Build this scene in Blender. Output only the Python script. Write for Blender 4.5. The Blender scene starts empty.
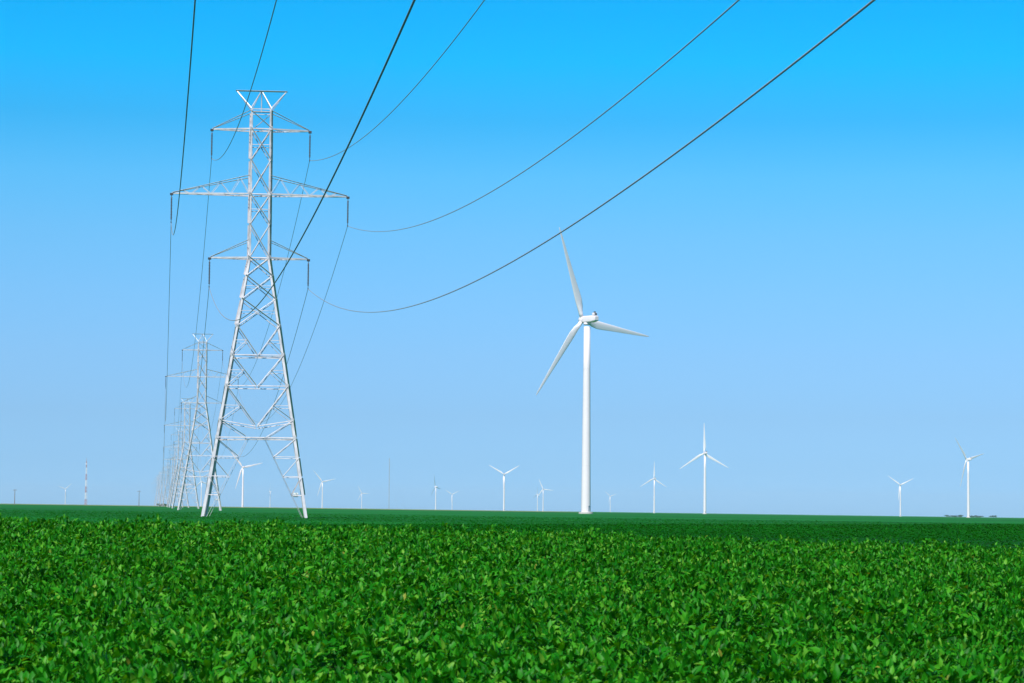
import bpy, bmesh, math, random
import numpy as np
from mathutils import Vector, Matrix

random.seed(7)
RNG = np.random.default_rng(11)
PI = math.pi
SC = bpy.context.scene
COL = SC.collection

# ------------------------------------------------------------------ helpers
def new_mat(name):
    m = bpy.data.materials.new(name); m.use_nodes = True
    nt = m.node_tree
    return m, nt, nt.nodes, nt.links, nt.nodes['Principled BSDF']

def link_mesh(name, me, mat=None, parent=None):
    o = bpy.data.objects.new(name, me); COL.objects.link(o)
    if mat:
        for mm in (mat if isinstance(mat, (list, tuple)) else [mat]):
            me.materials.append(mm)
    if parent: o.parent = parent
    return o

def bm_obj(name, bm, mat=None, parent=None, smooth=False):
    me = bpy.data.meshes.new(name)
    bmesh.ops.recalc_face_normals(bm, faces=bm.faces[:])
    if smooth:
        for f in bm.faces: f.smooth = True
    bm.to_mesh(me); bm.free()
    return link_mesh(name, me, mat, parent)

def tag(o, label=None, cat=None, group=None, kind=None):
    if label: o['label'] = label
    if cat: o['category'] = cat
    if group: o['group'] = group
    if kind: o['kind'] = kind
    return o

def empty(name, loc=(0, 0, 0), rz=0.0):
    o = bpy.data.objects.new(name, None); COL.objects.link(o)
    o.empty_display_size = 0.5
    o.location = loc; o.rotation_euler = (0, 0, rz)
    return o

def copy_tree(o, parent=None):
    c = o.copy(); COL.objects.link(c)
    if parent: c.parent = parent
    for ch in [x for x in o.children]:
        copy_tree(ch, c)
    return c

def box(bm, c, s, M=None):
    vs = []
    for dz in (-.5, .5):
        for dx, dy in ((-.5, -.5), (.5, -.5), (.5, .5), (-.5, .5)):
            v = Vector((c[0]+dx*s[0], c[1]+dy*s[1], c[2]+dz*s[2]))
            vs.append(bm.verts.new(M @ v if M else v))
    for q in ((0, 3, 2, 1), (4, 5, 6, 7), (0, 1, 5, 4), (1, 2, 6, 5), (2, 3, 7, 6), (3, 0, 4, 7)):
        bm.faces.new([vs[i] for i in q])

def angle_bar(bm, p0, p1, a, b, size, th=0.016, size2=None):
    """An L-section steel angle from p0 to p1; its two flanges run along a and b from the heel."""
    p0, p1 = Vector(p0), Vector(p1)
    d = (p1-p0).normalized()
    a = Vector(a); a = (a-d*a.dot(d)).normalized()
    b = Vector(b); b = (b-d*b.dot(d)); b = (b-a*b.dot(a)).normalized()
    s2 = size2 or size
    prof = [(0, 0), (size, 0), (size, th), (th, th), (th, s2), (0, s2)]
    r0 = [bm.verts.new(p0+a*u+b*v) for u, v in prof]
    r1 = [bm.verts.new(p1+a*u+b*v) for u, v in prof]
    n = len(prof)
    for i in range(n):
        bm.faces.new((r0[i], r0[(i+1) % n], r1[(i+1) % n], r1[i]))
    bm.faces.new(r0[::-1]); bm.faces.new(r1)

def lathe(bm, prof, seg=20, M=None, cap=True):
    rings = []
    for r, z in prof:
        ring = []
        for i in range(seg):
            t = 2*PI*i/seg
            v = Vector((r*math.cos(t), r*math.sin(t), z))
            ring.append(bm.verts.new(M @ v if M else v))
        rings.append(ring)
    for A, B in zip(rings, rings[1:]):
        for i in range(seg):
            bm.faces.new((A[i], A[(i+1) % seg], B[(i+1) % seg], B[i]))
    if cap:
        bm.faces.new(rings[0][::-1]); bm.faces.new(rings[-1])
    return rings

def tube_mesh(name, pts, r, n=6):
    pts = np.asarray(pts, float)
    d = np.gradient(pts, axis=0); d /= np.linalg.norm(d, axis=1)[:, None]
    s = np.cross(d, [0, 0, 1.0]); s /= np.linalg.norm(s, axis=1)[:, None]
    u = np.cross(s, d)
    vs = []
    for i in range(n):
        t = 2*PI*i/n
        vs.append(pts+r*(math.cos(t)*s+math.sin(t)*u))
    V = np.stack(vs, 1).reshape(-1, 3)
    F = []
    for k in range(len(pts)-1):
        for i in range(n):
            j = (i+1) % n
            F.append((k*n+i, k*n+j, (k+1)*n+j, (k+1)*n+i))
    me = bpy.data.meshes.new(name); me.from_pydata(V.tolist(), [], F)
    for p in me.polygons: p.use_smooth = True
    return me

def smooth(a, b, x):
    t = np.clip((np.asarray(x, float)-a)/(b-a), 0, 1)
    return t*t*(3-2*t)

# ------------------------------------------------------------------ camera
F_PX = 2418.0
PITCH, ROLL, CAM_Z = 0.06975, 0.0085, 0.795
cp, sp = math.cos(PITCH), math.sin(PITCH)
FW = Vector((0, cp, sp)); UP0 = Vector((0, -sp, cp)); RT0 = Vector((1, 0, 0))
RT = RT0*math.cos(ROLL)+UP0*math.sin(ROLL)
UP = UP0*math.cos(ROLL)-RT0*math.sin(ROLL)
cam = bpy.data.cameras.new('camera'); camo = bpy.data.objects.new('camera', cam); COL.objects.link(camo)
cam.sensor_width = 36; cam.lens = F_PX*36/1024
cam.clip_start = 0.1; cam.clip_end = 120000
mw = Matrix.Identity(4)
for i in range(3):
    mw[i][0] = RT[i]; mw[i][1] = UP[i]; mw[i][2] = -FW[i]
mw[2][3] = CAM_Z
camo.matrix_world = mw
cam.dof.use_dof = True; cam.dof.focus_distance = 260; cam.dof.aperture_fstop = 6.3
SC.camera = camo

def bearing_x(px, dist, y=512.0):
    """East offset of something seen at picture column px, dist metres ahead."""
    d = FW*F_PX+RT*(px-512)+UP*(341.5-y)
    return d.x/d.y*dist

# ------------------------------------------------------------------ terrain
K = 0.0055                       # the plain falls gently to the right
CROP_H = 0.75
def plane_z(x, y): return -K*(np.asarray(x, float)+24.0)
def canopy_z(x, y):
    x = np.asarray(x, float); y = np.asarray(y, float)
    base = plane_z(x, y)
    c = np.interp(x, [-16, -12.7, -6.5, -2.8, 0, 3.2, 6.3, 12.6, 22], [.34, .335, .21, .13, .065, .04, -.09, -.19, -.22])
    up = c-(c+0.95)*(np.clip(60-y, 0, 45)/38)**1.25
    dn = c+(base-c)*smooth(60, 100, y)-.42*np.sin(PI*np.clip((y-60)/46, 0, 1))**2
    return np.where(y < 60, up, dn)
def soil_z(x, y): return canopy_z(x, y)-CROP_H
def far_side(x, y): return np.asarray(y)-(165+2.35*np.asarray(x))    # >0 : the paler field beyond

# ------------------------------------------------------------------ world + sun
SUN_AZ = math.radians(203)       # compass bearing, north is +Y : behind the left shoulder
SUN_EL = math.radians(50)
w = bpy.data.worlds.new('World'); SC.world = w; w.use_nodes = True
nt = w.node_tree; nd = nt.nodes; lk = nt.links
bg = nd['Background']
sky = nd.new('ShaderNodeTexSky'); sky.sky_type = 'NISHITA'; sky.sun_disc = False
sky.sun_elevation = SUN_EL; sky.sun_rotation = SUN_AZ
sky.altitude = 200; sky.air_density = 1.0; sky.dust_density = 0.4; sky.ozone_density = 3.0
bg.inputs['Strength'].default_value = 0.10
# deepen the blue with elevation, as in the strongly saturated picture
tc = nd.new('ShaderNodeTexCoord'); sx = nd.new('ShaderNodeSeparateXYZ'); lk.new(tc.outputs['Generated'], sx.inputs[0])
rp = nd.new('ShaderNodeValToRGB'); lk.new(sx.outputs['Z'], rp.inputs[0])
SKY_STOPS = [(0.0, (0.3604, 0.7942, 1.6183)), (0.0062, (0.3604, 0.7942, 1.6183)), (0.0178, (0.3508, 0.6957, 1.3465)), (0.0384, (0.3695, 0.6497, 1.1397)), (0.0631, (0.4033, 0.7016, 1.1187)), (0.0877, (0.403, 0.7671, 1.138)), (0.1122, (0.3732, 0.833, 1.1594)), (0.1364, (0.2844, 0.8984, 1.2165)), (0.1604, (0.1235, 0.8844, 1.2401)), (0.1841, (0.0388, 1.0263, 1.4471)), (0.2056, (0.024, 1.0021, 1.4169)), (0.33, (0.18, 0.7, 0.95)), (0.6, (0.4, 0.62, 0.74))]
mx = nd.new('ShaderNodeMixRGB'); mx.blend_type = 'MULTIPLY'; mx.inputs[0].default_value = 1
lk.new(sky.outputs[0], mx.inputs[1]); lk.new(rp.outputs[0], mx.inputs[2]); lk.new(mx.outputs[0], bg.inputs[0])
def set_ramp(rp, stops):
    e = rp.color_ramp.elements
    while len(e) > 1: e.remove(e[-1])
    e[0].position = stops[0][0]; e[0].color = (*stops[0][1], 1)
    for p, c in stops[1:]:
        k = e.new(p); k.color = (*c, 1)
set_ramp(rp, SKY_STOPS)
sl = bpy.data.lights.new('sun', 'SUN'); so = bpy.data.objects.new('sun', sl); COL.objects.link(so)
sl.energy = 4.9; sl.angle = math.radians(0.53); sl.color = (1.0, 0.95, 0.87)
sd = Vector((math.sin(SUN_AZ)*math.cos(SUN_EL), math.cos(SUN_AZ)*math.cos(SUN_EL), math.sin(SUN_EL)))
so.rotation_euler = sd.to_track_quat('Z', 'Y').to_euler()
so.location = (-60, -60, 90)
SC.view_settings.view_transform = 'Standard'; SC.view_settings.look = 'None'
SC.view_settings.gamma = 1; SC.view_settings.exposure = 0.25; SC.view_settings.use_curve_mapping = False
SC.cycles.max_bounces = 6; SC.cycles.diffuse_bounces = 3; SC.cycles.glossy_bounces = 2
SC.cycles.transmission_bounces = 3; SC.cycles.volume_bounces = 0
SC.cycles.use_denoising = True; SC.cycles.denoiser = 'OPENIMAGEDENOISE'; SC.cycles.denoising_prefilter = 'ACCURATE'; SC.cycles.denoising_input_passes = 'RGB_ALBEDO_NORMAL'

# ------------------------------------------------------------------ materials
def noise_color(nt, scale, stops, coord='Object', detail=4, rough=.6, dim=None):
    n = nt.nodes; l = nt.links
    t = n.new('ShaderNodeTexCoord'); no = n.new('ShaderNodeTexNoise')
    no.inputs['Scale'].default_value = scale; no.inputs['Detail'].default_value = detail; no.inputs['Roughness'].default_value = rough
    l.new(t.outputs[coord], no.inputs['Vector'])
    r = n.new('ShaderNodeValToRGB'); l.new(no.outputs['Fac'], r.inputs[0]); set_ramp(r, stops)
    return r, no

def steel_mat():
    m, nt, n, l, b = new_mat('galvanised_steel')
    r, no = noise_color(nt, 1.3, [(.3, (.40, .40, .43)), (.5, (.54, .53, .56)), (.7, (.64, .62, .64))])
    l.new(r.outputs[0], b.inputs['Base Color'])
    b.inputs['Metallic'].default_value = 0.2; b.inputs['Roughness'].default_value = 0.5
    return m
def plain_mat(name, col, rough=.5, metal=0.0, spec=.5, var=.12, scale=3):
    m, nt, n, l, b = new_mat(name)
    c = lambda k: tuple(min(1, x*k) for x in col)
    r, no = noise_color(nt, scale, [(.3, c(1-var)), (.7, c(1+var))])
    l.new(r.outputs[0], b.inputs['Base Color'])
    b.inputs['Roughness'].default_value = rough; b.inputs['Metallic'].default_value = metal
    b.inputs['Specular IOR Level'].default_value = spec
    return m
STEEL = steel_mat()
WIRE = plain_mat('weathered_conductor', (.32, .33, .35), .6, .15)
INSUL = plain_mat('insulator_porcelain', (.10, .10, .11), .25)
WHITE = plain_mat('white_tower_paint', (.76, .70, .73), .35, var=.03, scale=.4)
BLADE = plain_mat('blade_gelcoat', (.88, .82, .86), .35, var=.03, scale=.3)
DARK = plain_mat('dark_housing', (.04, .045, .05), .5)
CONC = plain_mat('concrete', (.48, .47, .44), .85)
PLATE = plain_mat('enamel_plate', (.8, .8, .78), .4, var=.02)
RED = plain_mat('red_mast_paint', (.44, .24, .24), .6)
MASTW = plain_mat('white_mast_paint', (.75, .75, .75), .5)
MASTG = plain_mat('grey_mast_steel', (.40, .44, .50), .5, .1)
WOOD = plain_mat('weathered_wood', (.20, .17, .16), .8)
BARK = plain_mat('bark', (.09, .065, .05), .9)

def leaf_mat(name, stops, trans=.35, rough=.42, spec=.5):
    m, nt, n, l, b = new_mat(name)
    g = n.new('ShaderNodeNewGeometry'); r = n.new('ShaderNodeValToRGB')
    l.new(g.outputs['Random Per Island'], r.inputs[0]); set_ramp(r, stops)
    l.new(r.outputs[0], b.inputs['Base Color'])
    b.inputs['Roughness'].default_value = rough; b.inputs['Specular IOR Level'].default_value = spec
    t = n.new('ShaderNodeBsdfTranslucent')
    hs = n.new('ShaderNodeHueSaturation'); hs.inputs['Hue'].default_value = .485; hs.inputs['Saturation'].default_value = 1.1; hs.inputs['Value'].default_value = 1.4
    l.new(r.outputs[0], hs.inputs['Color']); l.new(hs.outputs[0], t.inputs['Color'])
    mi = n.new('ShaderNodeMixShader'); mi.inputs[0].default_value = trans
    l.new(b.outputs[0], mi.inputs[1]); l.new(t.outputs[0], mi.inputs[2])
    l.new(mi.outputs[0], n['Material Output'].inputs['Surface'])
    return m
SOY = leaf_mat('soybean_leaf', [(0, (.003, .100, .001)), (.3, (.008, .170, .002)), (.62, (.022, .240, .004)), (.88, (.065, .330, .012)), (.997, (.15, .38, .03)), (.9985, (.26, .31, .03)), (1, (.26, .24, .03))], .30, .5, .20)
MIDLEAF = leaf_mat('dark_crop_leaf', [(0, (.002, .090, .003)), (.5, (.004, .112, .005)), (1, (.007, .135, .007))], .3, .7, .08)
FARLEAF = leaf_mat('far_crop_leaf', [(0, (.008, .12, .012)), (.5, (.010, .15, .016)), (1, (.014, .175, .022))], .3, .7, .1)
def under_mat(name, a, b_, sc):
    m, nt, n, l, b = new_mat(name)
    r, no = noise_color(nt, sc, [(.3, a), (.7, b_)], detail=8, rough=.7)
    l.new(r.outputs[0], b.inputs['Base Color']); b.inputs['Roughness'].default_value = .8
    b.inputs['Specular IOR Level'].default_value = .1
    bp = n.new('ShaderNodeBump'); bp.inputs['Strength'].default_value = .8; bp.inputs['Distance'].default_value = .3
    l.new(no.outputs['Fac'], bp.inputs['Height']); l.new(bp.outputs[0], b.inputs['Normal'])
    return m
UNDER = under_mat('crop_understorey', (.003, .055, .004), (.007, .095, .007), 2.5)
FARCROP = under_mat('far_crop', (.007, .115, .013), (.012, .165, .022), .25)

def streaks(m, lo, hi):
    nt = m.node_tree; n = nt.nodes; l = nt.links; b = n['Principled BSDF']
    src = b.inputs['Base Color'].links[0].from_socket
    t = n.new('ShaderNodeTexCoord'); mp = n.new('ShaderNodeMapping'); mp.inputs['Rotation'].default_value = (0, 0, math.radians(-8))
    mp.inputs['Scale'].default_value = (.006, .035, 1); l.new(t.outputs['Object'], mp.inputs[0])
    no = n.new('ShaderNodeTexNoise'); no.inputs['Scale'].default_value = 1; no.inputs['Detail'].default_value = 5; l.new(mp.outputs[0], no.inputs['Vector'])
    r = n.new('ShaderNodeMapRange'); r.inputs[1].default_value = .35; r.inputs[2].default_value = .65; r.inputs[3].default_value = lo; r.inputs[4].default_value = hi
    l.new(no.outputs['Fac'], r.inputs[0])
    hs = n.new('ShaderNodeHueSaturation'); l.new(r.outputs[0], hs.inputs['Value']); l.new(src, hs.inputs['Color']); l.new(hs.outputs[0], b.inputs['Base Color'])
    return hs
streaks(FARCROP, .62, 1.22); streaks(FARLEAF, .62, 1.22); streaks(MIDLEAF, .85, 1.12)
def ground_mat():
    m, nt, n, l, b = new_mat('plain_ground')
    r, no = noise_color(nt, .0016, [(.35, (.009, .15, .030)), (.55, (.013, .18, .036)), (.62, (.03, .15, .05)), (.72, (.010, .13, .05))], detail=2)
    t = n.new('ShaderNodeTexCoord'); s = n.new('ShaderNodeSeparateXYZ'); l.new(t.outputs['Object'], s.inputs[0])
    # bare soil between the near rows
    so_, n2 = noise_color(nt, 3.0, [(.3, (.012, .022, .008)), (.7, (.03, .035, .014))], detail=6)
    mr = n.new('ShaderNodeMapRange'); mr.inputs[1].default_value = 650; mr.inputs[2].default_value = 700
    l.new(s.outputs['Y'], mr.inputs[0])
    mi = n.new('ShaderNodeMixRGB'); l.new(mr.outputs[0], mi.inputs[0]); l.new(so_.outputs[0], mi.inputs[1]); l.new(r.outputs[0], mi.inputs[2])
    l.new(mi.outputs[0], b.inputs['Base Color']); b.inputs['Roughness'].default_value = .95
    b.inputs['Specular IOR Level'].default_value = .1
    return m
GROUND = ground_mat()
WHEAT = under_mat('ripe_wheat', (.26, .27, .12), (.34, .34, .17), .05)

# ------------------------------------------------------------------ ground sheets
def grid_mesh(name, xs, ys, fz, mask=None):
    X, Y = np.meshgrid(xs, ys); Z = fz(X, Y)
    V = np.stack([X, Y, Z], -1).reshape(-1, 3)
    nx, ny = len(xs), len(ys)
    i = np.arange(nx-1)[None, :]+nx*np.arange(ny-1)[:, None]
    Fq = np.stack([i, i+1, i+nx+1, i+nx], -1).reshape(-1, 4)
    if mask is not None:
        c = V[Fq].mean(1); Fq = Fq[mask(c[:, 0], c[:, 1])]
    me = bpy.data.meshes.new(name); me.from_pydata(V.tolist(), [], Fq.tolist())
    for p in me.polygons: p.use_smooth = True
    return me

xs = np.concatenate([-np.geomspace(9000, 45, 28), np.linspace(-40, 40, 41), np.geomspace(45, 9000, 28)])
ys = np.concatenate([[-400, -150, -60, -20], np.linspace(0, 110, 56), np.geomspace(116, 26000, 60)])
g = link_mesh('ground', grid_mesh('ground', xs, ys, soil_z), GROUND); tag(g, kind='structure')

def rnd_noise(x, y, s, seed):
    """smooth value noise in numpy"""
    x = x/s; y = y/s
    xi = np.floor(x).astype(np.int64); yi = np.floor(y).astype(np.int64)
    fx = x-xi; fy = y-yi
    fx = fx*fx*(3-2*fx); fy = fy*fy*(3-2*fy)
    def h(a, b):
        n = (a*374761393+b*668265263+seed*1442695041) & 0x7fffffff
        n = ((n ^ (n >> 13))*1274126177) & 0x7fffffff
        return ((n ^ (n >> 16)) & 0xffff)/65535.0
    return (h(xi, yi)*(1-fx)+h(xi+1, yi)*fx)*(1-fy)+(h(xi, yi+1)*(1-fx)+h(xi+1, yi+1)*fx)*fy

# ---- soybean crop, one mass of leaves
def leaf_cloud(P, size, yaw, tilt, roll, simple=False):
    """verts, faces for leaflets at P; each points along yaw, its plane tilted."""
    if simple:
        T = np.array([[0, 0, 0], [.38, .45, -.06], [0, 1, -.12], [-.38, .45, -.06]])
        Fc = [(0, 1, 2, 3)]
    else:
        T = np.array([[0, 0, 0], [.25, .26, .09], [.20, .60, .03], [0, 1.0, -.20], [-.20, .60, .03], [-.25, .26, .09], [0, .28, 0], [0, .62, -.06]])
        Fc = [(0, 1, 6), (0, 6, 5), (1, 2, 7, 6), (6, 7, 4, 5), (2, 3, 7), (7, 3, 4)]
    n = len(P); nv = len(T)
    V = T[None]*size[:, None, None]
    # roll about long axis (y), then pitch about x, then yaw about z
    c, s = np.cos(roll)[:, None], np.sin(roll)[:, None]
    x, y, z = V[..., 0]*c+V[..., 2]*s, V[..., 1], -V[..., 0]*s+V[..., 2]*c
    c, s = np.cos(tilt)[:, None], np.sin(tilt)[:, None]
    y, z = y*c-z*s, y*s+z*c
    c, s = np.cos(yaw)[:, None], np.sin(yaw)[:, None]
    x, y = x*c-y*s, x*s+y*c
    V = np.stack([x, y, z], -1)+P[:, None, :]
    return V.reshape(-1, 3).astype(np.float32), Fc, nv, n

def build_mesh(name, clouds, extra=None):
    """clouds: list of leaf_cloud results -> one mesh; extra = (verts, quads) put into material slot 1"""
    VV, LI, LS, MI = [], [], [], []
    off = 0
    for V, Fc, nv, n in clouds:
        base = (np.arange(n)*nv+off)[:, None]
        for f in Fc:
            pass
        sizes = np.array([len(f) for f in Fc]); flat = np.concatenate([np.array(f) for f in Fc])
        LI.append((base+flat[None]).reshape(-1)); LS.append(np.tile(sizes, n)); MI.append(np.zeros(n*len(Fc), np.int32))
        VV.append(V); off += len(V)
    if extra is not None:
        V, Q = extra
        VV.append(V.astype(np.float32)); LI.append((Q+off).reshape(-1)); LS.append(np.full(len(Q), 4)); MI.append(np.ones(len(Q), np.int32))
    V = np.concatenate(VV); LI = np.concatenate(LI).astype(np.int32); LS = np.concatenate(LS).astype(np.int32); MI = np.concatenate(MI)
    me = bpy.data.meshes.new(name)
    me.vertices.add(len(V)); me.vertices.foreach_set('co', V.reshape(-1))
    me.loops.add(len(LI)); me.loops.foreach_set('vertex_index', LI)
    me.polygons.add(len(LS))
    st = np.zeros(len(LS), np.int32); st[1:] = np.cumsum(LS)[:-1]
    me.polygons.foreach_set('loop_start', st)
    me.polygons.foreach_set('material_index', MI)
    me.polygons.foreach_set('use_smooth', np.ones(len(LS), bool))
    me.update(calc_edges=True)
    return me

def scatter(y0, y1, dens, margin):
    """points between distances y0..y1 with dens(y) per square metre"""
    out = []
    step = 2.0 if y1 < 120 else 10.0
    for a in np.arange(y0, y1, step):
        b = min(a+step, y1); hw = .2117*b*1.02+margin
        n = int(dens((a+b)/2)*2*hw*(b-a))
        out.append(np.stack([RNG.uniform(-hw, hw, n), RNG.uniform(a, b, n)], -1))
    return np.concatenate(out)

def plant_height(x, y):
    # plants shoulder to shoulder: bumps half a metre across, a few taller
    return .23*(rnd_noise(x, y, .42, 3)-.5)*2+.07*(rnd_noise(x, y, .9, 5)-.5)*2+.05*(rnd_noise(x, y, 3.5, 9)-.5)*2

def soy_near():
    # plants first: each a small dome, upright young leaves at its middle, drooping ones round it
    Pl = scatter(15.5, 68, lambda y: np.interp(y, [16, 26, 60, 68], [17, 17, 13, 12]), 4.0)
    npl = len(Pl)
    ph = canopy_z(Pl[:, 0], Pl[:, 1])+plant_height(Pl[:, 0], Pl[:, 1])+RNG.normal(0, .05, npl)+np.where(RNG.random(npl) < .08, .10, 0)
    vig = RNG.uniform(.85, 1.2, npl)
    k = 10
    idx = np.repeat(np.arange(npl), k); n = len(idx)
    phi = RNG.uniform(0, 2*PI, n); q = np.tile((np.arange(k)+.5)/k, npl)
    r = (.03+.25*q**.8)*vig[idx]*RNG.uniform(.7, 1.25, n)
    x = Pl[idx, 0]+r*np.cos(phi); y = Pl[idx, 1]+r*np.sin(phi)
    z = ph[idx]-.34*q**1.2-RNG.uniform(0, .06, n)
    yaw0 = phi-PI/2+RNG.normal(0, .5, n)
    tilt0 = np.interp(q, [0, .5, 1], [1.2, .9, 0.0])+RNG.normal(0, .38, n)
    size0 = np.clip(RNG.normal(.125, .020, n)*np.interp(q, [0, .3, 1], [.8, 1.05, 1.0]), .06, .17)
    cl = []
    for dy, sc in ((0, 1.0), (1.2, .9), (-1.2, .9)):
        yw = yaw0+dy+RNG.normal(0, .22, n)
        P = np.stack([x-np.sin(yw)*.02, y+np.cos(yw)*.02, z+RNG.normal(0, .012, n)], -1)
        cl.append(leaf_cloud(P, size0*sc*RNG.uniform(.85, 1.12, n), yw, tilt0+RNG.normal(0, .3, n), RNG.normal(0, .5, n)))
    return cl

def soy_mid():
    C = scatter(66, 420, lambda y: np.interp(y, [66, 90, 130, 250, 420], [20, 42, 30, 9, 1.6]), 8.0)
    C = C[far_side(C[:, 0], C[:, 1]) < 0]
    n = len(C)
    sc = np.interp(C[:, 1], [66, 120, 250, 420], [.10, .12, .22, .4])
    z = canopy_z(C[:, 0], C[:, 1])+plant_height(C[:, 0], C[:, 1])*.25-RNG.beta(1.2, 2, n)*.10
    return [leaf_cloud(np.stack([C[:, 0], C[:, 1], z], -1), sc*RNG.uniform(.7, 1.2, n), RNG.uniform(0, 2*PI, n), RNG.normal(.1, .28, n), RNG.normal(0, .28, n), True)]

def quads(xs, ys, fz, keep):
    X, Y = np.meshgrid(xs, ys); V = np.stack([X, Y, fz(X, Y)], -1).reshape(-1, 3)
    nx = len(xs); i = np.arange(nx-1)[None, :]+nx*np.arange(len(ys)-1)[:, None]
    Q = np.stack([i, i+1, i+nx+1, i+nx], -1).reshape(-1, 4)
    c = V[Q].mean(1); return V, Q[keep(c[:, 0], c[:, 1])]

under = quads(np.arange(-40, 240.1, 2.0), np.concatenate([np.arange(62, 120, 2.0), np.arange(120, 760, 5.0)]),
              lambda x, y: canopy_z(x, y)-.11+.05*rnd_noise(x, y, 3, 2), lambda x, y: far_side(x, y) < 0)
soy = link_mesh('soybean_field', build_mesh('soybean_field', soy_near()), [SOY])
tag(soy, 'deep green leafy soybean crop covering the foreground and rising to a low crest', 'crop', kind='stuff')

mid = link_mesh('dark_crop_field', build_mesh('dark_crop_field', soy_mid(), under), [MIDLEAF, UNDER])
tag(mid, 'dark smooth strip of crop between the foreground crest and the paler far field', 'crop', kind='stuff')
# ---- the paler field beyond
def far_leaves():
    C = scatter(72, 400, lambda y: np.interp(y, [72, 110, 150, 250, 400], [4, 18, 13, 4, 0]), 8.0)
    C = C[far_side(C[:, 0], C[:, 1]) > 0]
    n = len(C); sc = np.interp(C[:, 1], [72, 130, 250, 620], [.11, .13, .24, .5])
    z = canopy_z(C[:, 0], C[:, 1])-RNG.beta(1.2, 2, n)*.07
    return [leaf_cloud(np.stack([C[:, 0], C[:, 1], z], -1), sc*RNG.uniform(.7, 1.2, n), RNG.uniform(0, 2*PI, n), RNG.normal(.05, .13, n), RNG.normal(0, .13, n), True)]
fx = np.concatenate([-np.geomspace(900, 130, 24), np.arange(-126, 330, 4.0), np.geomspace(335, 900, 14)])
fy = np.concatenate([np.arange(64, 400, 4.0), np.geomspace(404, 2600, 60)])
fe = quads(fx, fy, lambda x, y: canopy_z(x, y)-.055+.03*rnd_noise(x, y, 5, 4), lambda x, y: far_side(x, y) > -3)
farf = link_mesh('far_crop_field', build_mesh('far_crop_field', far_leaves(), fe), [FARLEAF, FARCROP])
tag(farf, 'smooth paler green crop field beyond the foreground crest reaching to the horizon', 'crop', kind='stuff')
# ---- thin ripe field on the skyline, left half
wf = link_mesh('wheat_field', grid_mesh('wheat_field', np.linspace(-2600, 90, 30), np.linspace(2650, 5200, 12), lambda x, y: plane_z(x, y)+.05), WHEAT)
tag(wf, kind='structure')

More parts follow.
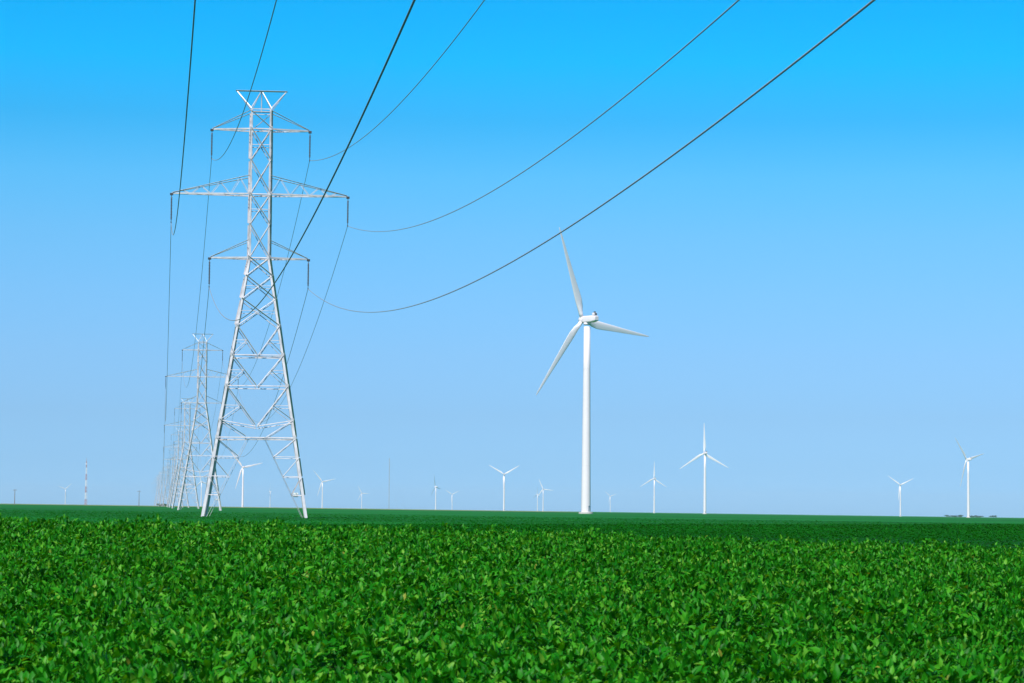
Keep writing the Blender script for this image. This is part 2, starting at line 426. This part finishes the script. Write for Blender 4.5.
# ------------------------------------------------------------------ lattice pylon
def half_w(z):
    w = 1.90 if z >= 24.25 else 1.90+.32*(24.25-z)
    return w/2
def make_pylon():
    root = empty('transmission_tower')
    S = STEEL
    faces = []
    for k in range(4):
        a = k*PI/2
        t = Vector((math.cos(a), math.sin(a), 0)); nrm = Vector((math.sin(a), -math.cos(a), 0))   # k=0 : face towards -Y
        faces.append((t, nrm))
    def fp(face, u, z, off=0.0):
        t, nr = face; h = half_w(z)
        return t*(u*h)+nr*(h+off)+Vector((0, 0, z))
    # legs
    ZL = [-.85, 7.34, 15.03, 24.25, 31.95, 38.3]
    SZ = [.25, .22, .19, .165, .15]
    for sx in (-1, 1):
        for sy in (-1, 1):
            bm = bmesh.new()
            for z0, z1, s in zip(ZL, ZL[1:], SZ):
                angle_bar(bm, (sx*half_w(z0), sy*half_w(z0), z0), (sx*half_w(z1), sy*half_w(z1), z1), (-sx, 0, 0), (0, -sy, 0), s, .024)
            bm_obj('leg', bm, S, root)
            bm = bmesh.new(); h = half_w(-.85)
            lathe(bm, [(.42, -1.3), (.42, -.75), (.36, -.55)], 12, Matrix.Translation((sx*h, sy*h, 0)))
            bm_obj('footing', bm, CONC, root)
    # bracing; every bar a V-section heel outwards
    bm = bmesh.new()
    def bar(face, u0, z0, u1, z1, s, off=0.0):
        p0, p1 = fp(face, u0, z0, off), fp(face, u1, z1, off)
        d = (p1-p0).normalized(); nr = face[1]; u = d.cross(nr).normalized()
        if u.z < 0: u = -u
        if d.z < 0: d = -d
        # falling bars open upwards, rising and level ones open downwards, shaped to put the falling ones in shade
        if abs(d.z) > .3 and d.dot(face[0]) < 0: angle_bar(bm, p0, p1, nr*.87+u*.5, -nr*.5+u*.87, s*1.45, .014, s*.5)
        else: angle_bar(bm, p0, p1, nr-u, -nr-u, s*.80, .014)
    XJ = [36.44, 33.48, 30.25, 27.4, 24.25, 22.5, 20.3, 17.76]
    for fc in faces:
        for a, b in zip(XJ, XJ[1:]):
            s = .12 if a > 24.3 else .125
            bar(fc, -.98, a, .98, b, s, .03); bar(fc, .98, a, -.98, b, s, -.02)
        bar(fc, -.98, 38.05, .98, 36.44, .10, .02)
        for z, s in ((38.05, .09), (34.9, .08), (28.8, .08), (36.44, .13), (30.25, .13), (24.25, .13)):
            bar(fc, -.98, z, .98, z, s, -.03)
        # short ties between the legs and the crossings of the flare
        for a, b in ((22.5, 20.3), (20.3, 17.76)):
            zc_ = b+(a-b)*half_w(b)/(half_w(a)+half_w(b))
            for u in (-1, 1): bar(fc, u*.98, zc_, u*.08, zc_, .06, -.03)
        # K panels: diagonals fall to the middle of the next belt
        for a, b in ((17.76, 15.03), (15.03, 12.13), (12.13, 8.45)):
            for u in (-1, 1):
                bar(fc, u*.98, a, u*.03, b, .125, .02)
                m = .5; um = u*.5*(half_w(a)+0)/half_w((a+b)/2); zm = (a+b)/2
                bar(fc, u*.98, zm, um, zm, .07, -.03)
                bar(fc, u*.98, b if b > 8.5 else 8.93, um, zm, .075, -.05)
        for z in (15.03, 12.13): bar(fc, -.98, z, .98, z, .12, -.02)
        bar(fc, -.98, 7.34, .98, 7.34, .13, -.02)
        for u in (-1, 1):
            bar(fc, u*.98, 8.93, u*.02, 8.38, .12, -.02)
            bar(fc, u*.98, 8.93, u*.26, 7.38, .10, .02)
            # leg extension: a strut from the belt to the foot, tied to the leg three times
            def inner(z): 
                return u*(.75+(4.45-.75)*(7.34-z)/7.54)/half_w(z)
            bar(fc, inner(7.34), 7.34, inner(-.6), -.6, .042, .0)
            for z in (5.56, 3.75, 2.04): bar(fc, u*.98, z, inner(z), z, .085, -.03)
            for za, zb_ in ((7.2, 5.56), (5.4, 3.75), (3.6, 2.04)): bar(fc, u*.98, za, inner(zb_), zb_, .085, .02)
    # plan diaphragms
    for z in (36.44, 30.25, 24.25, 15.03, 7.34):
        h = half_w(z)*.97
        angle_bar(bm, (-h, -h, z-.05), (h, h, z-.05), (0, 0, 1), (1, -1, 0), .08)
        angle_bar(bm, (h, -h, z-.09), (-h, h, z-.09), (0, 0, -1), (1, 1, 0), .08)
    # gusset plates at the joints
    for z in (36.44, 30.25, 24.25, 17.76, 15.03, 12.13, 8.93, 7.34):
        for fc in faces:
            for u in (-1, 1):
                p = fp(fc, u*.97, z, .035); t, nr = fc
                M = Matrix((( t.x, nr.x, 0, p.x), (t.y, nr.y, 0, p.y), (0, 0, 1, p.z), (0, 0, 0, 1)))
                box(bm, (0, 0, 0), (.30, .014, .34), M)
    bm_obj('bracing', bm, S, root)
    # earth wire peak: two outward horns, an inner A, one top rail
    bm = bmesh.new(); h = half_w(38.3)
    for u in (-1, 1):
        for sy in (-1, 1):
            angle_bar(bm, (u*h, sy*h, 38.3), (u*2.38, sy*.06, 40.08), (-u, 0, .6), (0, -sy, 0), .085)
            angle_bar(bm, (u*h, sy*h, 38.3), (u*.04, sy*.06, 40.0), (u, 0, .6), (0, -sy, 0), .07)
    angle_bar(bm, (-2.42, 0, 40.02), (2.42, 0, 40.02), (0, -.87, .5), (0, .5, .87), .20, .014, .08)
    angle_bar(bm, (0, .02, 40.06), (0, .02, 38.1), (1, 1, 0), (-1, 1, 0), .07)
    for sy in (-1, 1): angle_bar(bm, (-h, sy*h, 38.3), (h, sy*h, 38.3), (0, 0, -1), (0, -sy, 0), .09)
    bm_obj('top_frame', bm, S, root)
    # crossarms
    for zc_, zt_, L, web in ((36.31, 38.1, 4.6, 0), (30.16, 31.95, 8.26, 4), (24.15, 25.85, 4.62, 0)):
        for u in (-1, 1):
            bm = bmesh.new(); h = half_w(zc_)
            tip = Vector((u*L, 0, zc_))
            for sy in (-1, 1):
                angle_bar(bm, (u*h, sy*h, zc_), tip+Vector((0, sy*.07, 0)), (0, -sy, .0), (0, 0, 1), .135, .02)
                angle_bar(bm, (u*h, sy*h, zt_), tip+Vector((-u*.1, sy*.07, .12)), (0, -.87, .5), (0, .5, .87), .10, .012, .04)
                if web:
                    # W of web members between tie and chord
                    pts = []
                    for i in range(1, 2*web):
                        f = i/(2*web)
                        zz = zc_ if i % 2 == 0 else zt_+(zc_+.12-zt_)*f
                        yy = sy*(h*(1-f)+.07*f)
                        pts.append((u*(h+(L-h)*f), yy, zz+.05))
                    pts = [(u*h, sy*h, zc_+.05)]+pts
                    for p, q in zip(pts, pts[1:]):
                        angle_bar(bm, p, q, (0, -sy, 0), (u, 0, 1), .04, .012)
            n = 5 if web else 3                         # zigzag in plan between the two chords
            for i in range(n):
                f0, f1 = i/n, (i+1)/n
                y0 = (h*(1-f0)+.07*f0)*(1 if i % 2 else -1); y1 = (h*(1-f1)+.07*f1)*(-1 if i % 2 else 1)
                angle_bar(bm, (u*(h+(L-h)*f0), y0, zc_+.03), (u*(h+(L-h)*f1), y1, zc_+.03), (0, 0, 1), (1, 0, 0), .06, .012)
            cr = bm_obj('crossarm', bm, S, root)
            bm = bmesh.new(); box(bm, (u*L, 0, zc_-.02), (.30, .22, .20))
            bm_obj('hanger_plate', bm, DARK, cr)
            # insulator string: caps and sheds, clamp at its foot
            bm = bmesh.new()
            prof = [(.03, zc_-.12), (.03, zc_-.30)]
            z = zc_-.30
            for i in range(15):
                prof += [(.045, z), (.088, z-.085), (.080, z-.11), (.04, z-.105)]
                z -= .142
            prof += [(.03, z), (.03, z-.12)]
            ins = None
            lathe(bm, prof, 10, Matrix.Translation((u*L, 0, 0)))
            ins = bm_obj('insulator', bm, INSUL, root, True)
            bm = bmesh.new(); box(bm, (u*L, 0, zc_-2.70), (.09, .55, .10)); box(bm, (u*L, 0, zc_-2.60), (.05, .10, .16))
            bm_obj('suspension_clamp', bm, DARK, ins)
    bm = bmesh.new(); hh = half_w(2.1)
    box(bm, (hh-.72, hh+.06, 2.1), (.46, .02, .42)); bm_obj('number_plate', bm, PLATE, root)
    return root

LINE_AZ, BACK_AZ = -0.14294, -0.14478
PX, PY = -23.835, 226.2
SPAN, BACK = 332.28, 305.29
pos = [(PX+math.sin(LINE_AZ)*SPAN*i, PY+math.cos(LINE_AZ)*SPAN*i) for i in range(6)]
for i in range(4):
    x, y = pos[-1]; az = math.atan(-.1547); pos.append((x+math.sin(az)*SPAN, y+math.cos(az)*SPAN))
YAW = -(LINE_AZ+0.05)
G_P = 'lattice transmission towers of one power line'
pylon0 = make_pylon()
PL = ['tallest steel lattice pylon with six insulator arms standing at the far edge of the crop',
      'second nearest lattice pylon, half hidden by the left legs of the largest pylon',
      'third nearest lattice pylon, faint between the second pylon and the wires left of it',
      'fourth lattice pylon of the receding row, just left of the third',
      'fifth lattice pylon of the receding row, pale and just left of the fourth',
      'sixth lattice pylon of the receding row, where the line bends left']
FARP = 'tiny pale lattice pylon crowded with others at the far left end of the power line'
far_me = None
for i, (x, y) in enumerate(pos):
    z = float(plane_z(x, y)) + (.35 if i == 1 else 0)
    if i < 6:
        p = pylon0 if i == 0 else copy_tree(pylon0)
        lab = PL[i]
    else:
        if far_me is None:          # the same tower as one mesh
            bm = bmesh.new()
            for ch in pylon0.children:
                bm.from_mesh(ch.data)
            far_me = bpy.data.meshes.new('transmission_tower'); bm.to_mesh(far_me); bm.free(); far_me.materials.append(STEEL)
            for q in far_me.polygons: q.material_index = 0
        p = bpy.data.objects.new('transmission_tower', far_me); COL.objects.link(p); lab = FARP
    p.location = (x, y, z); p.rotation_euler = (0, 0, YAW)
    tag(p, lab, 'pylon', G_P)

# ------------------------------------------------------------------ conductors
ARMS = {'left upper': (-4.6, 36.31, .667), 'right upper': (4.6, 36.31, -.52), 'left middle': (-8.26, 30.16, .68), 'right middle': (8.26, 30.16, -.59),
        'left lower': (-4.62, 24.15, .34), 'right lower': (4.62, 24.15, -.58)}
WL = {'left upper': 'black wire from the largest pylon\'s upper left arm, second from left at the top',
      'right upper': 'black wire from the largest pylon\'s upper right arm, fourth from left at the top',
      'left middle': 'leftmost black wire, from the long left arm of the largest pylon',
      'right middle': 'black overhead wire sweeping right from the long right arm, second from right at the top',
      'left lower': 'thickest black overhead wire crossing in front of the lattice from the lower left arm',
      'right lower': 'black overhead wire sweeping right across the tip of the big turbine, rightmost at the top'}
ca, sa = math.cos(YAW), math.sin(YAW)
for nm, (ax, az_, ds) in ARMS.items():
    att = [(PX-math.sin(BACK_AZ)*BACK+ax*ca, PY-math.cos(BACK_AZ)*BACK+ax*sa, az_-2.72)]
    for i, (x, y) in enumerate(pos):
        att.append((x+ax*ca, y+ax*sa, float(plane_z(x, y))+(.35 if i == 1 else 0)+az_-2.72))
    att = np.array(att); pts = []
    for i in range(len(att)-1):
        sag = 11.62+ds if i == 0 else 12.45
        n = 150 if i == 0 else (60 if i < 4 else 24)
        u = np.linspace(0, 1, n+1)[:-1, None]
        pts.append(att[i]+(att[i+1]-att[i])*u-np.array([0, 0, 1.])*4*sag*u*(1-u))
    pts.append(att[-1:]); pts = np.concatenate(pts)
    o = link_mesh('power_line', tube_mesh('power_line', pts, .024), WIRE)
    tag(o, WL[nm], 'power line', 'conductors of the power line')

# ------------------------------------------------------------------ wind turbines
HUB = 80.6; R_BL = 37.5
def airfoil(n=9):
    pts = []
    for i in range(n):
        t = i/(n-1); x = .5*(1-math.cos(PI*t))
        th = 5*(.2969*math.sqrt(x)-.126*x-.3516*x*x+.2843*x**3-.1015*x**4)
        pts.append((x, th))
    up = [(x, t) for x, t in pts]; lo = [(x, -t*.6) for x, t in pts[-2:0:-1]]
    return up+lo
def make_turbine():
    root = empty('wind_turbine')
    bm = bmesh.new()
    prof = []
    zz = [-.9, 0, 20, 40, 60, 77.6]
    rad = lambda z: 2.0-(2.0-1.33)*max(0, z)/77.6
    for z in zz:
        prof.append((rad(z), z))
    lathe(bm, prof, 36)
    lathe(bm, [(1.45, HUB-2.3), (1.45, HUB-1.4)], 24)
    for z in (20, 40, 60): lathe(bm, [(rad(z)+.015, z), (rad(z)+.015, z+.16)], 36)
    tw = bm_obj('tower', bm, WHITE, root, True)
    bm = bmesh.new(); box(bm, (0, -1.97, 2.1), (.95, .10, 2.2)); box(bm, (0, -2.0, 3.3), (1.15, .5, .08)); bm_obj('door', bm, MASTG, tw)
    bm = bmesh.new(); lathe(bm, [(3.0, -.9), (3.0, .55), (2.9, .65), (2.0, .68)], 32); bm_obj('plinth', bm, CONC, root)
    # nacelle, hub towards +Y ; rounded box lofted along Y
    bm = bmesh.new(); rings = []
    for y, wx, zl, zh in ((-5.9, .95, -.6, .95), (-5.6, 1.3, -1.0, 1.25), (-3.6, 1.5, -1.4, 1.45), (1.0, 1.55, -1.5, 1.45), (1.5, 1.4, -1.3, 1.35), (1.8, 1.1, -1.05, 1.1)):
        ring = []
        for i in range(20):
            t = 2*PI*i/20; c, s = math.cos(t), math.sin(t)
            e = .45
            x = wx*math.copysign(abs(c)**e, c); zc_ = (zl+zh)/2; z = zc_+(zh-zl)/2*math.copysign(abs(s)**e, s)
            ring.append(bm.verts.new((x, y, HUB+z)))
        rings.append(ring)
    for A, B in zip(rings, rings[1:]):
        for i in range(20): bm.faces.new((A[i], A[(i+1) % 20], B[(i+1) % 20], B[i]))
    bm.faces.new(rings[0][::-1]); bm.faces.new(rings[-1])
    nac = bm_obj('nacelle', bm, WHITE, root, False)
    bm = bmesh.new(); box(bm, (0, -4.5, HUB+1.95), (1.9, 1.4, 1.1)); bmesh.ops.bevel(bm, geom=bm.edges[:], offset=.18, segments=2, affect='EDGES'); bm_obj('cooler', bm, WHITE, nac)
    bm = bmesh.new(); box(bm, (.1, -5.22, HUB+2.0), (1.2, .06, .6)); box(bm, (.2, -4.4, HUB+2.75), (.8, .6, .6)); bm_obj('cooler_grille', bm, DARK, nac)
    # hub and blades
    hub = empty('rotor'); hub.parent = root; hub.location = (0, 2.9, HUB)
    bm = bmesh.new()
    Mh = Matrix.Rotation(-PI/2, 4, 'X')                   # lathe z -> +Y
    lathe(bm, [(1.25, -1.15), (1.5, -.9), (1.55, 0), (1.35, .9), (.9, 1.5), (.3, 1.8), (.02, 1.85)], 24, Mh)
    me = bpy.data.meshes.new('rotor'); bmesh.ops.recalc_face_normals(bm, faces=bm.faces[:])
    for f in bm.faces: f.smooth = True
    bm.to_mesh(me); bm.free(); me.materials.append(WHITE)
    bpy.data.objects.remove(hub)
    hub = link_mesh('rotor', me, None, root); hub.location = (0, 2.9, HUB)
    af = airfoil(); n = len(af)
    st = [(1.0, 1.7, 1.0, 0), (2.6, 1.75, .95, 0), (5.0, 2.5, .50, 16), (8.0, 3.05, .30, 13), (11, 2.85, .25, 10), (16, 2.35, .21, 6.5), (22, 1.85, .18, 4), (28, 1.35, .17, 2), (33, .95, .16, .6), (36.3, .6, .15, 0), (37.3, .3, .15, 0), (37.6, .08, .15, 0)]
    for k in range(3):
        bm = bmesh.new(); rings = []
        for r, ch, th, tw_ in st:
            ch *= 1.15 if r > 4 else 1; ring = []; a = -math.radians(tw_*.45)
            blend = max(0, min(1, (th-.5)/.45))
            for i, (x, t) in enumerate(af):
                ax_, ay_ = (x-.32)*ch, t*th*ch
                ang = PI-2*PI*i/n
                cx_, cy_ = math.cos(ang)*ch/2*1.0, math.sin(ang)*ch/2
                X = ax_*(1-blend)+cx_*blend; Y = ay_*(1-blend)+cy_*blend
                ring.append(bm.verts.new((X*math.cos(a)-Y*math.sin(a), X*math.sin(a)+Y*math.cos(a), r*1.08)))
            rings.append(ring)
        for A, B in zip(rings, rings[1:]):
            for i in range(n): bm.faces.new((A[i], A[(i+1) % n], B[(i+1) % n], B[i]))
        bm.faces.new(rings[0][::-1]); bm.faces.new(rings[-1])
        b = bm_obj('blade', bm, BLADE, hub, True)
        b.rotation_euler = (0, math.radians(120*k), 0)
    return root

# column, hub row -> distance ; yaw: hub turned yaw degrees left of straight away ; phase of the first blade (clockwise from up as seen from here)
TURB = [
    (585.9, 1002.3, 43, -23.3, 'largest white wind turbine in the middle, its upper blade tip touching a wire'),
    (704.8, 3224, 22, -2, 'white wind turbine with one blade straight up, first to the right of the largest one'),
    (654.2, 5700, 25, 0, 'small white wind turbine between the largest turbine and the taller one right of it'),
    (968.4, 3364, 50, -43, 'white wind turbine near the right edge beside the low far trees, rightmost of all'),
    (900.4, 6240, 18, -55, 'small white wind turbine second from the right edge, blades in a Y'),
    (503.9, 5373, 12, -60, 'small white wind turbine with two upper blades in a wide V, left of the largest'),
    (543.0, 8900, 15, -25, 'right one of two tiny overlapping wind turbines close left of the largest turbine'),
    (537.4, 11800, 60, 0, 'left one of two tiny overlapping wind turbines close left of the largest turbine'),
    (610.2, 12500, 25, -50, 'tiny faint wind turbine just right of the foot of the largest turbine'),
    (435.6, 8500, 62, -20, 'tiny wind turbine seen edge on, right of the thin grey mast'),
    (452.0, 12800, 18, -58, 'tiny faint wind turbine with raised blades, just right of the edge on turbine'),
    (361.6, 12800, 20, -30, 'tiny faint wind turbine just left of the thin grey mast'),
    (322.1, 7400, 22, -42, 'small wind turbine just right of the right foot of the largest pylon'),
    (242.4, 4900, 24, -42, 'bigger of two white wind turbines seen between the legs of the largest pylon'),
    (269.9, 12500, 80, 0, 'tiny faint wind turbine seen edge on between the legs of the largest pylon'),
    (201.0, 7900, 30, -15, 'small faint wind turbine directly left of the left foot of the largest pylon'),
    (65.0, 12700, 20, -70, 'tiny wind turbine at far left beside the red and white mast'),
]
turb0 = make_turbine()
for i, (px, D, yaw, ph, lab) in enumerate(TURB):
    t = turb0 if i == 0 else copy_tree(turb0)
    x = bearing_x(px, D)
    t.location = (x, D, float(plane_z(x, D))); t.rotation_euler = (0, 0, math.radians(yaw)-math.atan2(x, D))
    tag(t, lab, 'wind turbine', 'wind turbines standing across the plain')
    r = [c for c in t.children if c.name.startswith('rotor')][0]
    r.rotation_euler = (math.radians(4), math.radians(ph), 0)
    if 4800 < D and px < 480: r.scale = (1.15, 1.15, 1.15)      # the western row carries larger rotors
# ------------------------------------------------------------------ masts and poles on the skyline
def lattice_mast(name, H, w0, w1, step, size, bands, col_a, col_b):
    root = empty(name)
    n = int(round(H/step)); W = lambda z: (w0+(w1-w0)*z/H)/2
    nb = bands; per = H/nb
    for b in range(nb):
        bm = bmesh.new()
        z0 = b*per; z1 = (b+1)*per
        cs = [(math.cos(2*PI*k/3+.4), math.sin(2*PI*k/3+.4)) for k in range(3)]
        m = max(1, int(per/step))
        for k in range(3):
            c = cs[k]; c2 = cs[(k+1) % 3]
            P = lambda cc, z: Vector((cc[0]*W(z), cc[1]*W(z), z))
            angle_bar(bm, P(c, z0), P(c, z1), (-c[0]+.3, -c[1], 0), (c[1], -c[0], 0), size, size*.3)
            for j in range(m):
                za, zb_ = z0+per*j/m, z0+per*(j+1)/m
                angle_bar(bm, P(c, za), P(c2, zb_), (0, 0, 1), (-c[0], -c[1], 0), size*.6, size*.2)
                angle_bar(bm, P(c2, za), P(c, zb_), (0, 0, 1), (-c[0], -c[1], 0), size*.6, size*.2)
        bm_obj('mast_section', bm, col_a if b % 2 == 0 else col_b, root)
    return root
D = 4630; x = bearing_x(85.4, D)
ms = lattice_mast('radio_mast', 84, 5.6, 1.8, 6, .40, 7, RED, MASTW); ms.location = (x, D, float(plane_z(x, D))-.7)
bm = bmesh.new(); lathe(bm, [(.3, 0), (1.2, .5), (1.25, .7), (.2, .75)], 14, Matrix.Translation((0, -1.3, 79)) @ Matrix.Rotation(PI/2, 4, 'X')); bm_obj('dish', bm, MASTW, ms)
bm = bmesh.new(); lathe(bm, [(.25, 83.5), (.18, 90)], 8); bm_obj('antenna', bm, RED, ms)
tag(ms, 'red and white banded lattice radio mast at the far left', 'mast')
D = 5580; x = bearing_x(388.8, D)
gm = lattice_mast('guyed_mast', 118, 1.7, 1.7, 6, .34, 4, MASTG, MASTG); gm.location = (x, D, float(plane_z(x, D))-.7)
bm = bmesh.new()
for k in range(3):
    a = 2*PI*k/3+.9
    for z in (40, 78, 114):
        p0 = Vector((0, 0, z)); p1 = Vector((62*math.cos(a), 62*math.sin(a), 0))
        angle_bar(bm, p0, p1, (0, 0, 1), (-math.sin(a), math.cos(a), 0), .05, .02)
bm_obj('guy_wire', bm, MASTG, gm)
tag(gm, 'thin grey guyed mast standing alone between the largest pylon and the big turbine', 'mast')
def utility_pole(px, D, H, lab):
    root = empty('utility_pole'); x = bearing_x(px, D)
    root.location = (x, D, float(plane_z(x, D))-.75)
    bm = bmesh.new(); lathe(bm, [(.26, 0), (.16, H)], 10); bm_obj('pole', bm, WOOD, root)
    bm = bmesh.new(); box(bm, (0, -.2, H-.7), (2.4, .14, .18)); bm_obj('crossarm', bm, WOOD, root)
    for k in (-1, 0, 1):
        bm = bmesh.new(); lathe(bm, [(.03, H-.6), (.08, H-.5), (.07, H-.4), (.03, H-.35)], 8, Matrix.Translation((k*1.0, -.2, 0))); bm_obj('insulator', bm, INSUL, root)
    tag(root, lab, 'utility pole', 'wooden utility poles on the skyline')
utility_pole(14.4, 1500, 10.6, 'thin wooden utility pole on the skyline nearest the left edge')
utility_pole(138.8, 1700, 12.0, 'thin wooden utility pole on the skyline just left of the farthest pylons')

# ------------------------------------------------------------------ far trees
TREEL = leaf_mat('far_tree_leaf', [(0, (.02, .09, .05)), (.5, (.03, .12, .06)), (1, (.045, .14, .07))], .25)
def tree(px, D, H, wd, lab):
    root = empty('tree'); x = bearing_x(px, D); root.location = (x, D, float(plane_z(x, D))-.75)
    bm = bmesh.new(); lathe(bm, [(.35, 0), (.25, H*.3), (.12, H*.7)], 8)
    for k in range(4):
        a = k*1.7; angle_bar(bm, (0, 0, H*.3), (math.cos(a)*wd*.25, math.sin(a)*wd*.25, H*.65), (0, 0, 1), (1, .3, 0), .14)
    bm_obj('trunk', bm, BARK, root)
    cl = []
    n = 900
    cen = RNG.normal(0, 1, (9, 3))*np.array([wd*.27, wd*.27, H*.13])+np.array([0, 0, H*.6])
    c = cen[RNG.integers(0, 9, n)]
    P = c+RNG.normal(0, 1, (n, 3))*np.array([wd*.12, wd*.12, H*.10]); P[:, 2] = np.clip(P[:, 2], H*.12, H)
    me = build_mesh('crown', [leaf_cloud(P, RNG.uniform(.7, 1.6, n), RNG.uniform(0, 2*PI, n), RNG.normal(0, .6, n), RNG.normal(0, .6, n), True)])
    link_mesh('crown', me, TREEL, root)
    tag(root, lab, 'tree', 'low trees on the far skyline')
TL = 'low dark far tree on the skyline left of the rightmost turbine'
TR = 'low dark far tree on the skyline right of the rightmost turbine'
for px, D, H, wd in ((949, 6500, 6.0, 19), (954.5, 6550, 5.4, 17), (960.5, 6500, 6.4, 20)): tree(px, D, H, wd, TL)
for px, D, H, wd in ((973, 6500, 6.0, 19), (979.5, 6500, 5.4, 20), (993.5, 6450, 6.8, 15)): tree(px, D, H, wd, TR)
tree(162.5, 3300, 4.0, 9, 'single low tree on the skyline at the feet of the farthest pylons')

# ------------------------------------------------------------------ the air
hz, hnt, hn, hl, hb = new_mat('haze')
hn.remove(hb)
pv = hn.new('ShaderNodeVolumePrincipled'); pv.inputs['Color'].default_value = (.72, .90, 1.0, 1)
pv.inputs['Density'].default_value = 2.3e-5; pv.inputs['Anisotropy'].default_value = -0.05
hl.new(pv.outputs['Volume'], hn['Material Output'].inputs['Volume'])
bm = bmesh.new(); box(bm, (0, 13000, 45), (18400, 27200, 330))
hzo = bm_obj('haze', bm, hz); tag(hzo, kind='stuff')
